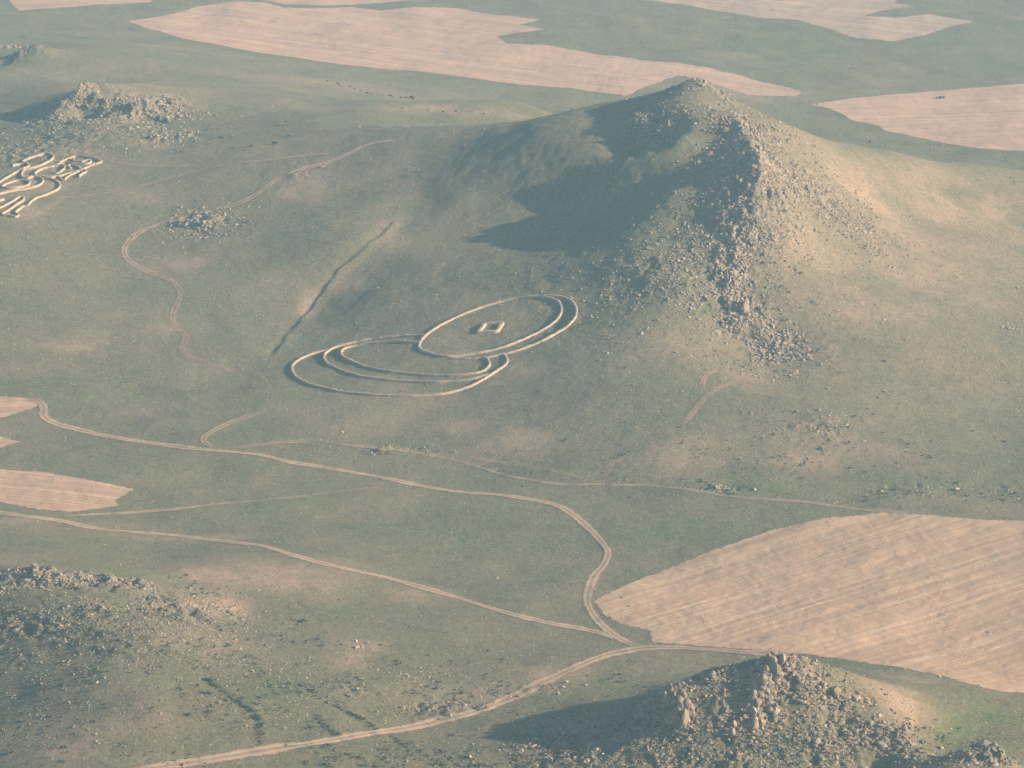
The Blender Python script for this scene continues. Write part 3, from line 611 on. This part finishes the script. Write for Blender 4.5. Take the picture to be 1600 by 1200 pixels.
# larger outcrops: many fractured blocks of one rock mass, each outcrop one thing
def outcrop(label, spots, rs, group=None, k=.56, mat=None):
    Vs, Fs, Ts = [], [], []; off = 0
    c0 = hit([spots[0][0]], [spots[0][1]])[0]; base = np.array([c0[0], c0[1], H(*c0)])
    for u, v, rx, ry, n, sz, tall in spots:
        n = int(n * (1.7 if k < .6 else 1.15))
        c = hit([u], [v])[0]; p = rs.normal(size=(n, 2)) * [rx * .5, ry * .5] + c
        s_ = sz * k * np.exp(rs.normal(0, .4, n)); sc = np.column_stack([s_ * rs.uniform(.6, 1.1, n), s_ * rs.uniform(.6, 1.1, n), s_ * rs.uniform(.7, 1.3, n) * tall])
        dd = np.hypot((p[:, 0] - c[0]) / rx, (p[:, 1] - c[1]) / ry); k_ = np.where(dd > .92, .92 / np.maximum(dd, .01), 1)[:, None]; p = c + (p - c) * k_; P = None
        dd = np.minimum(dd, .92); sc[:, 2] *= np.clip(1.25 - dd * .6, .4, 1.2)
        P = np.column_stack([p, H(p[:, 0], p[:, 1]) + sc[:, 2] * .25])
        V, Fc, t = rocks_np(P, sc, rs, MID, I2[1], tilt=.6)
        V = V + .18 * sz * np.stack([fbm(V[:, 1], V[:, 2], 1.6, 2, 5), fbm(V[:, 0], V[:, 2], 1.6, 2, 6), fbm(V[:, 0], V[:, 1], 1.6, 2, 7)], -1)
        Vs.append(V - base); Fs.append(Fc + off); Ts.append(t * .6); off += len(V)
    for i, (u, v, rx, ry, n, sz, tall) in enumerate(spots):          # half-buried bedrock that ties the blocks together
        c = hit([u], [v])[0]; gx, gy = np.meshgrid(np.arange(-rx, rx + .1, 1.3), np.arange(-ry, ry + .1, 1.3)); q = np.column_stack([gx.ravel(), gy.ravel()])
        q = q[(q[:, 0] / rx) ** 2 + (q[:, 1] / ry) ** 2 < 1.15] + c
        if i: d = hit([spots[i - 1][0]], [spots[i - 1][1]])[0]; m = int(np.hypot(*(d - c)) / 1.1) + 2; q = np.vstack([q, c + (d - c) * np.linspace(0, 1, m)[:, None]])
        q = q + rs.normal(0, .15, q.shape); m = len(q); sc = np.column_stack([rs.uniform(1.0, 1.5, m), rs.uniform(1.0, 1.5, m), rs.uniform(.35, .75, m)])
        V, Fc, t = rocks_np(np.column_stack([q, H(q[:, 0], q[:, 1]) - .1]), sc, rs, MID, I2[1], tilt=.4)
        Vs.append(V - base); Fs.append(Fc + off); Ts.append(t * .3); off += len(V)
    me = mesh_np('rock_outcrop', np.vstack(Vs), np.vstack(Fs), 3, {'tone': np.concatenate(Ts)})
    o = link('rock_outcrop', me, MO if k > .7 else MR, label=label, category='rock outcrop', group=group); o.location = base
rs2 = np.random.RandomState(5)
outcrop('jagged grey crag rising highest in the foreground beside the ploughed field', [(1208,1038,6,5,30,1.6,1.25),(1235,1040,8,5,26,1.4,1.1),(1190,1058,5,6,24,1.7,1.3),(1185,1085,5,7,26,1.6,1.2),(1210,1110,5,4,16,1.4,1.1),(1255,1060,9,6,26,1.2,1.1)], rs2, k=.78)
outcrop('lower foreground crag with a broad tan face, left of the highest crag', [(1048,1086,6,5,24,1.5,1.2),(1028,1087,5,4,16,1.2,1.1),(1065,1110,5,6,26,1.8,1.4),(1072,1132,5,4,16,1.4,1.2),(1010,1105,4,5,12,1.3,1.6)], rs2, k=.78)
outcrop('small knot of rock between the two foreground crags', [(1115,1056,6,3,20,1.1,1.2),(1130,1053,5,3,12,1.0,1.1)], rs2, k=.85)
outcrop('low sunlit ledge in front of the foreground crags', [(1150,1130,8,4,24,1.1,1.3),(1180,1140,6,4,14,1.0,1.1)], rs2, k=.85)
outcrop('broken ledge with an orange lit face near the bottom right', [(1400,1150,7,5,24,1.2,1.2),(1380,1165,6,3,14,1.0,1.0),(1345,1150,6,3,14,.9,1.0)], rs2, k=.85)
outcrop('small overhanging ledge on the right slope of the highest foreground crag', [(1310,1100,5,4,18,1.1,1.2),(1290,1160,5,3,12,.9,1.0)], rs2, k=.85)
outcrop('rounded crag in the bottom right corner', [(1535,1178,6,5,26,1.3,1.3),(1560,1190,5,4,14,1.1,1.1)], rs2, k=.85)
outcrop('blocky rock tower on the middle crest of the tall hill', [(1185,250,4.5,6,40,2.0,1.4),(1189,268,5,6,30,1.6,1.2),(1178,243,4,3,10,1.6,1.2)], rs2)
outcrop('tan rock knob between the summit and the middle crest of the tall hill', [(1158,196,6,5,30,1.9,1.3),(1140,200,4,4,14,1.4,1.1),(1160,215,5,5,16,1.3,1.0)], rs2)
outcrop('pale rocks capping the summit of the tall hill', [(1085,135,6,4,18,1.4,1.1),(1105,130,5,5,18,1.4,1.1),(1130,145,5,6,18,1.5,1.0)], rs2)
outcrop('row of rocks edging the grassy shoulder left of the summit', [(1000,180,3,8,18,1.4,1.1),(1008,205,3,8,18,1.4,1.2),(1035,200,7,2,16,1.3,1.1),(1015,235,5,3,14,1.3,1.0)], rs2)
outcrop('knobbly sunlit stub of rock in the shadow below the middle crest', [(1088,255,3,3,10,1.2,1.3),(1105,245,6,3,18,1.1,1.1)], rs2)
outcrop('upright rock fin on the upper part of the rib down the hill front', [(1152,385,3,8,30,1.5,1.3),(1148,410,3,7,22,1.5,1.3)], rs2)
outcrop('dark shadowed rock fin on the middle part of the rib down the hill front', [(1142,435,3.5,8,30,1.7,1.4),(1160,480,3.5,7,26,1.6,1.4)], rs2)
outcrop('broad tan rock mass ending the rib at the hill foot', [(1208,540,6,6,36,1.6,1.3),(1188,520,4,6,18,1.3,1.1)], rs2)
outcrop('dark rock bluff at upper left, casting a long shadow leftwards', [(128,136,5,6,30,1.5,1.1),(140,134,5,6,18,1.3,1.0),(120,146,4,5,14,1.3,1.0)], rs2)
outcrop('long rock ledge right of the dark bluff at upper left', [(185,156,10,4,24,1.4,1.2),(225,158,7,5,24,1.5,1.2),(265,157,5,6,26,1.3,1.1)], rs2, k=.45)
outcrop('rock ledge at the far left edge under the far fields', [(12,75,9,7,30,1.7,1.3)], rs2)
outcrop('small rock knob on the mound inside the bend of the track', [(298,352,4,4,14,1.3,1.2),(318,352,5,4,16,1.3,1.0)], rs2)
outcrop('line of shadowed ledges along the crest at the lower left', [(30,893,12,3,30,1.2,1.1),(75,900,12,3,26,1.2,1.1),(150,905,10,3,26,1.1,1.0),(200,908,8,3,20,1.0,1.0)], rs2, k=.45)

# ------------------------------------------------------------------ dry stone walls
def wall(label, pts, off, sc, closed=False, w=1.1, h=1.0, group=None, sm=4):
    px_ = [(off[0] + a / sc, off[1] + b / sc) for a, b in pts]; W = world_line(px_, .6, closed, sm)
    n = len(W)
    if closed: T = (np.roll(W, -1, 0) - np.roll(W, 1, 0)); T[0] = T[-1] = W[1] - W[-2]
    else: T = np.gradient(W, axis=0)
    T /= np.linalg.norm(T, axis=1)[:, None] + 1e-9; N = np.column_stack([-T[:, 1], T[:, 0]])
    hh = h * np.clip(1 + fbm(np.arange(n) * .6, np.zeros(n) + len(pts), 7, 4, 2) * .4, .65, 1.25); base = np.array([W[0, 0], W[0, 1], H(W[0, 0], W[0, 1])])
    prof = [(-.5, -.5), (-.49, .3), (-.46, .7), (-.4, .95), (-.13, 1.03), (.13, 1.03), (.4, .95), (.46, .7), (.49, .3), (.5, -.5)]
    g = H(W[:, 0], W[:, 1]); V = np.zeros((n, len(prof), 3))
    for k, (a, b) in enumerate(prof):
        q = W + N * (a * w); V[:, k, :2] = q + RS.normal(0, .05, (n, 2)); V[:, k, 2] = (g if b > .6 else H(q[:, 0], q[:, 1])) + b * hh + RS.normal(0, .06, n)
    K = len(prof); id_ = np.arange(n * K).reshape(n, K)
    Fq = np.stack([id_[:-1, :-1], id_[:-1, 1:], id_[1:, 1:], id_[1:, :-1]], -1).reshape(-1, 4)[:, ::-1]
    Ft = np.vstack([Fq[:, [0, 1, 2]], Fq[:, [0, 2, 3]]])
    for r in ((0, 1), (n - 1, -1)):
        if not closed:
            for k in range(1, K - 1): Ft = np.vstack([Ft, [[id_[r[0], 0], id_[r[0], k], id_[r[0], k + 1]][::r[1]]]])
    tone = np.repeat(RS.uniform(0, 1, n), K)
    m = int(n * 2.6); i = RS.randint(0, n, m); a = np.where(RS.uniform(0, 1, m) < .3, RS.normal(0, 1.1, m), RS.uniform(-.55, .55, m)); q = W[i] + N[i] * (a * w)[:, None]
    zz = np.where(np.abs(a) > .58, H(q[:, 0], q[:, 1]) + .08, g[i] + hh[i] * np.where(np.abs(a) > .42, RS.uniform(.1, .9, m), .97))
    s_ = RS.uniform(.16, .36, m); Vr, Fr, tr = rocks_np(np.column_stack([q, zz]), s_[:, None] * np.array([[1.3, 1, .7]]), RS, LOW, I1[1])
    Va = np.vstack([V.reshape(-1, 3), Vr]) - base; Fa = np.vstack([Ft, Fr + n * K])
    o = link('stone_wall', mesh_np('stone_wall', Va, Fa, 3, {'tone': np.concatenate([tone, tr])}), MW, label=label, category='stone wall', group=group); o.location = base
OA = (420, 440); SA = 1600 / 520
gw = 'low walls laid out in rings on the slope'
wall('low stone wall forming the closed upper oval round the small diamond', [(722,318),(728,295),(745,272),(790,235),(870,190),(960,150),(1060,115),(1160,90),(1260,77),(1340,80),(1388,96),(1410,130),(1395,175),(1350,215),(1270,260),(1180,300),(1090,330),(990,350),(900,362),(830,360),(770,347),(735,335)], OA, SA, True, group=gw)
wall('crescent stone wall wrapping the right side of the upper oval', [(1275,73),(1340,72),(1400,77),(1450,93),(1476,122),(1477,168),(1440,215),(1370,260),(1290,300),(1210,330),(1140,350),(1060,366),(960,375),(880,373)], OA, SA, group=gw)
wall('innermost curved stone wall of the lower nested ovals', [(1040,368),(1060,385),(1063,405),(1045,425),(1005,441),(920,453),(820,455),(700,448),(600,438),(500,420),(420,395),(365,370),(345,348),(365,325),(430,308),(520,297),(620,292),(725,296)], OA, SA, group=gw)
wall('middle curved stone wall of the lower nested ovals', [(748,262),(640,265),(540,275),(430,290),(340,312),(288,335),(264,362),(280,395),(340,425),(430,455),(540,472),(650,482),(800,487),(920,480),(1000,468),(1055,452)], OA, SA, group=gw)
wall('outermost stone wall of the lower nested ovals, sweeping round the left tip', [(285,330),(200,355),(140,382),(110,415),(125,455),(180,490),(270,515),(380,537),(520,550),(660,553),(780,550),(870,538),(960,510),(1030,475),(1090,437),(1138,403),(1149,380),(1132,350)], OA, SA, group=gw)
def diamond():
    P = [(1007,250),(1042,208),(1128,202),(1098,246)]; r = []
    for k in range(4):
        a, b = P[k], P[(k + 1) % 4]
        for t in np.linspace(0, 1, 8)[:-1]: r.append((a[0] + (b[0] - a[0]) * t, a[1] + (b[1] - a[1]) * t))
    return r
wall('small diamond-shaped stone enclosure in the middle of the upper oval', diamond(), OA, SA, True, w=1.8, h=1.3)
OB = (0, 200); SB = 1412 / 200; gl = 'low walls forming the figure at the upper left'
lb = 'low stone wall, part of the intricate figure at the upper left edge'
for nm, P, cl in [
 ('looped wall at the top of the upper left figure', [(140,430),(185,412),(250,405),(285,405),(245,380),(300,352),(380,325),(450,303),(500,286),(555,292),(592,320),(580,352),(520,387),(440,425),(350,452),(270,467)], 0),
 ('long straight wall slanting down to the left edge below the top loop', [(285,385),(300,410),(325,428),(250,460),(170,500),(80,555),(0,602),(-60,640)], 0),
 ('S-shaped wall in the middle of the upper left figure', [(265,470),(235,520),(245,550),(300,568),(370,548),(440,556),(480,590),(460,620),(400,652),(300,680),(180,695),(80,715),(0,735),(-80,745)], 0),
 ('small closed oval wall within the upper left figure', [(20,655),(70,625),(150,598),(230,585),(300,590),(335,610),(310,640),(230,660),(130,670),(50,668)], 1),
 ('curved wall bulging right at the lower side of the upper left figure', [(520,565),(590,578),(642,605),(665,640),(640,685),(570,720),(480,755),(390,785),(340,825),(300,868)], 0),
 ('zigzag wall of narrow legs at the bottom of the upper left figure', [(290,872),(262,870),(200,915),(165,943),(212,968),(180,990),(120,980),(20,965),(100,910),(180,855),(268,798),(250,768),(200,780),(130,820),(60,860),(0,885),(-60,915)], 0),
 ('short wall stub at the left edge above the narrow legs', [(-60,830),(0,812),(42,798)], 0),
 ('long outline wall on the right half of the upper left figure', [(385,520),(395,538),(450,545),(540,550),(640,540),(740,515),(800,495),(850,490),(900,470),(960,443),(1020,415),(1125,380),(1080,355),(1000,338),(900,320),(815,323),(760,345),(650,385)], 0),
 ('inner curved wall on the right half of the upper left figure', [(810,345),(818,378),(870,378),(910,386),(960,365),(1002,362),(1000,392),(930,408),(830,402),(730,390),(655,405),(600,430),(500,450),(430,480),(380,512)], 0),
 ('small hooked wall inside the upper left figure', [(615,428),(700,425),(720,440),(680,480),(625,508),(570,495)], 0),
 ('short arched wall inside the upper left figure', [(780,455),(745,430),(800,418),(860,430),(892,466)], 0),
 ('stepped wall under the right half of the upper left figure', [(560,570),(640,548),(690,580),(715,578),(745,545),(790,520),(850,495)], 0),
 ('short bent wall at the lower right of the upper left figure', [(870,545),(905,520),(958,487),(930,470),(890,482)], 0)]:
    wall('low stone ' + nm, P, OB, SB, bool(cl), w=.95, h=1.1, group=gl, sm=1)

for u, v, r_, lb in ((884,1067,.9,'pale white block lying beside the bend of the main dirt road'),(879,1075,.8,'second pale white block just below the road bend, nearer the viewer'),(797,1090,.6,'small pale block on the lower edge of the main dirt road')):
    c = hit([u], [v])[0]; me = mesh_np('stone_block', MID[3] * [1.3 * r_, r_, .7 * r_], I2[1], 3, {'tone': np.ones(len(MID[3])) * 2})
    o = link('stone_block', me, MB, label=lb, category='stone block'); o.location = (c[0], c[1], float(H(*c)) + r_ * .4)
# ------------------------------------------------------------------ shrubs
def shrub_material():
    s = NT('scrub_leaves'); n = s.noise(.9, 4); c = s.mix(s.mapr(n, .35, .65), (.038, .046, .020), (.065, .070, .032)); return s.done(c)
MS = shrub_material()
def shrub_np(rs, nl=150):
    nb = rs.randint(4, 8); bc = rs.normal(size=(nb, 3)) * [.45, .45, .15] + [0, 0, .45]; br = rs.uniform(.3, .55, nb)
    k = rs.randint(0, nb, nl); d = rs.normal(size=(nl, 3)); d /= np.linalg.norm(d, axis=1)[:, None]; p = bc[k] + d * br[k, None] * rs.uniform(.5, 1.05, (nl, 1)); p[:, 2] = np.abs(p[:, 2])
    a = rs.normal(size=(nl, 3)); a /= np.linalg.norm(a, axis=1)[:, None]; b = np.cross(a, rs.normal(size=(nl, 3))); b /= np.linalg.norm(b, axis=1)[:, None]
    s_ = rs.uniform(.1, .24, (nl, 1)); V = np.stack([p - a * s_, p + b * s_ * .8, p + a * s_, p - b * s_ * .8], 1).reshape(-1, 3)
    # a few woody stems from the ground
    return V, np.arange(nl * 4).reshape(-1, 4)
sm_ = []
for k in range(8):
    V, Fq = shrub_np(np.random.RandomState(30 + k)); me = mesh_np('shrub', V, Fq, 4); me.materials.append(MS); sm_.append(me)
def shrub(u, v, r, label, group, jit=0):
    c = hit([u + RS.normal() * jit], [v + RS.normal() * jit * .5])[0]; o = bpy.data.objects.new('shrub', sm_[RS.randint(8)]); C.objects.link(o)
    o.location = (c[0], c[1], float(H(*c)) - .1); r *= .62; o.scale = (r * RS.uniform(.9, 1.3), r * RS.uniform(.8, 1.1), r * RS.uniform(.7, 1)); o.rotation_euler = (0, 0, RS.uniform(0, 6.28))
    o['label'] = label; o['category'] = 'shrub'
    if group: o['group'] = group
def row(pts, n, r, label, group, jit=2.0):
    q = smooth_px(pts, 1.0); P = [(q[int(t)][0] + RS.normal() * jit, q[int(t)][1] + RS.normal() * jit * .5) for t in np.linspace(0, len(q) - 1, n)]
    for k, p_ in enumerate(sorted(P)): shrub(*p_, r * RS.uniform(.6, 1.25), f'{label}, {ORD[k]} from the left', group, 0)
row([(510,126),(545,136),(575,146),(610,150),(645,156)], 16, 1.5, 'bush in the line below the large far field', 'bushes below the far field')
row([(625,170),(700,175),(760,178)], 7, 1.2, 'bush on the pale slope behind the saddle', 'bushes on the back slope')
for k, (u, v, r) in enumerate(sorted([(345,216,2.4),(430,225,3.0),(393,229,1.7),(362,232,1.6),(450,213,1.6),(380,235,1.3)])): shrub(u, v, r, 'dark bush on the slope above the upper left track, ' + ORD[k] + ' from the left', 'bushes above the upper track')
shrub(643,153,3.0,'largest dark bush at the right end of the line below the large far field',None)
shrub(1468,154,4.0,'lone dark bush standing inside the right far field',None)
shrub(1276,163,1.6,'small bush at the pointed left tip of the right far field',None)
shrub(1358,222,1.8,'dark bush on the skyline of the hill, below the right far field',None)
shrub(894,170,1.6,'tiny bush on the left skyline of the tall hill',None)
row([(326,1062),(345,1077),(370,1098),(395,1112),(408,1128),(410,1145),(404,1165)], 26, 1.5, 'bush along the lower left gully', 'bushes in the lower left gully',1.5)
row([(468,1072),(500,1092),(530,1106),(560,1120),(590,1140)], 22, 1.4, 'bush along the bank above the lower track', 'bushes on the bank above the lower track',1.5)
row([(490,1122),(508,1134),(527,1146)], 8, 1.3, 'bush on the short bank by the lower track', 'bushes on the short bank',1.2)
row([(610,1150),(632,1162),(640,1175)], 6, 1.3, 'dark bush just below the lower track', 'bushes below the lower track',2)
row([(258,900),(300,905),(320,925),(345,935)], 12, 1.4, 'bush beside the lower left stony rise', 'bushes on the stony rise',3)
row([(300,950),(330,968),(345,985)], 8, 1.3, 'bush in the cut of the stony rise', 'bushes on the shaded cut',2)
row([(590,1010),(640,1055),(675,1068),(755,1062)], 6, 1.2, 'bush in the green hollow', 'bushes in the green hollow',4)
row([(1090,748),(1110,760),(1130,768),(1140,772)], 9, 1.3, 'bush in the ditch at the hill foot', 'bushes in the ditch',2)
row([(1228,655),(1285,662),(1300,670),(1290,712)], 7, 1.4, 'bush on the stony patch below the rib', 'bushes on the stony patch',3)
row([(1440,745),(1500,760),(1540,775),(1590,785)], 12, 1.2, 'bush on the rough strip above the ploughed field', 'bushes above the ploughed field',4)
row([(1120,170),(1137,190),(1170,215),(1180,225)], 6, 1.3, 'bush among the rocks near the summit', 'bushes near the summit',3)
P = []
for k in range(90):
    a = RS.randint(5); cx, cy, sx, sy = [(1000,1150,70,30),(1150,1150,80,30),(1320,1150,70,28),(900,1130,60,20),(1100,1090,70,20)][a]
    P.append((cx + RS.normal() * sx * .7, min(cy + RS.normal() * sy * .7, 1196), RS.uniform(.6, 1.3)))
P.sort(key=lambda t: t[1])
for b_, bn in enumerate(('topmost', 'upper', 'lower', 'lowest')):
    for k, (u, v, r) in enumerate(sorted(P[b_ * 23:(b_ + 1) * 23])): shrub(u, v, r, f'dark bush in the {bn} band among the foreground crags, {ORD[k]} from left', 'bushes among the foreground crags')
# low scrub and thistle tufts nobody could count
tp = []
for u, v, z, rx, ry, n in [(60,950,20,75,28,1800),(250,960,13,50,30,900),(200,1050,12,80,40,1300),(330,1100,8,50,35,700),(550,1090,6,50,26,700),(1000,1160,10,40,18,900),(1150,1140,17,40,20,1200),(1320,1140,16,40,18,1100),
   (1200,1080,29,22,22,500),(850,1170,6,40,16,700),(400,1190,5,60,10,400),(600,1180,5,40,14,600),(1150,400,52,40,50,700),(1250,320,62,50,40,700),(1060,420,50,50,40,600),(1120,180,98,30,30,300),
   (120,180,55,70,45,700),(260,210,50,50,40,400),(1300,690,10,90,40,500),(1100,720,8,80,26,350),(1500,770,5,60,10,400),(1550,1170,8,20,16,300),(780,1070,5,50,20,400),(1200,560,20,40,30,300)]:
    c = pz(u, v, z); q = RS.normal(size=(n, 2)) * [rx * .7, ry * .7] + c[:2]; tp.append(q[fbm(q[:, 0], q[:, 1], 10, 3, 91) > 0])
tp = np.vstack(tp); n = len(tp); tz = H(tp[:, 0], tp[:, 1]); nl = 9
sz_ = .42 * np.exp(RS.normal(0, .45, n)); ctr = np.column_stack([tp, tz])[:, None] + RS.normal(size=(n, nl, 3)) * (sz_[:, None, None] * [.5, .5, .25]) + sz_[:, None, None] * [0, 0, .3]
aa = RS.normal(size=(n, nl, 3)); aa /= np.linalg.norm(aa, axis=-1)[..., None]; bb = np.cross(aa, RS.normal(size=(n, nl, 3))); bb /= np.linalg.norm(bb, axis=-1)[..., None]; ss = (sz_[:, None] * RS.uniform(.25, .5, (n, nl)))[..., None]
V = np.stack([ctr - aa * ss, ctr + bb * ss, ctr + aa * ss, ctr - bb * ss], 2).reshape(-1, 3)
link('scrub', mesh_np('scrub', V, np.arange(len(V)).reshape(-1, 4), 4), MS, kind='stuff', label='low dark scrub and thistle tufts among the stones', category='scrub')
# ------------------------------------------------------------------ air
hz = bpy.data.meshes.new('haze'); lo, hi = (-6800, -3600, float(Z.min()) - 1), (6800, 9800, 575)
vs = [(x, y, z) for x in (lo[0], hi[0]) for y in (lo[1], hi[1]) for z in (lo[2], hi[2])]
hz.from_pydata(vs, [], [(0,1,3,2),(4,6,7,5),(0,4,5,1),(2,3,7,6),(0,2,6,4),(1,5,7,3)])
hm = bpy.data.materials.new('hazy_air'); hm.use_nodes = True; ht = hm.node_tree
for n in list(ht.nodes):
    if n.type == 'BSDF_PRINCIPLED': ht.nodes.remove(n)
pv = ht.nodes.new('ShaderNodeVolumePrincipled'); pv.inputs['Color'].default_value = (.46, .78, 1.0, 1); pv.inputs['Density'].default_value = HAZE
pv.inputs['Anisotropy'].default_value = .1
ht.links.new(pv.outputs[0], ht.nodes['Material Output'].inputs['Volume'])
link('haze', hz, hm, kind='stuff')
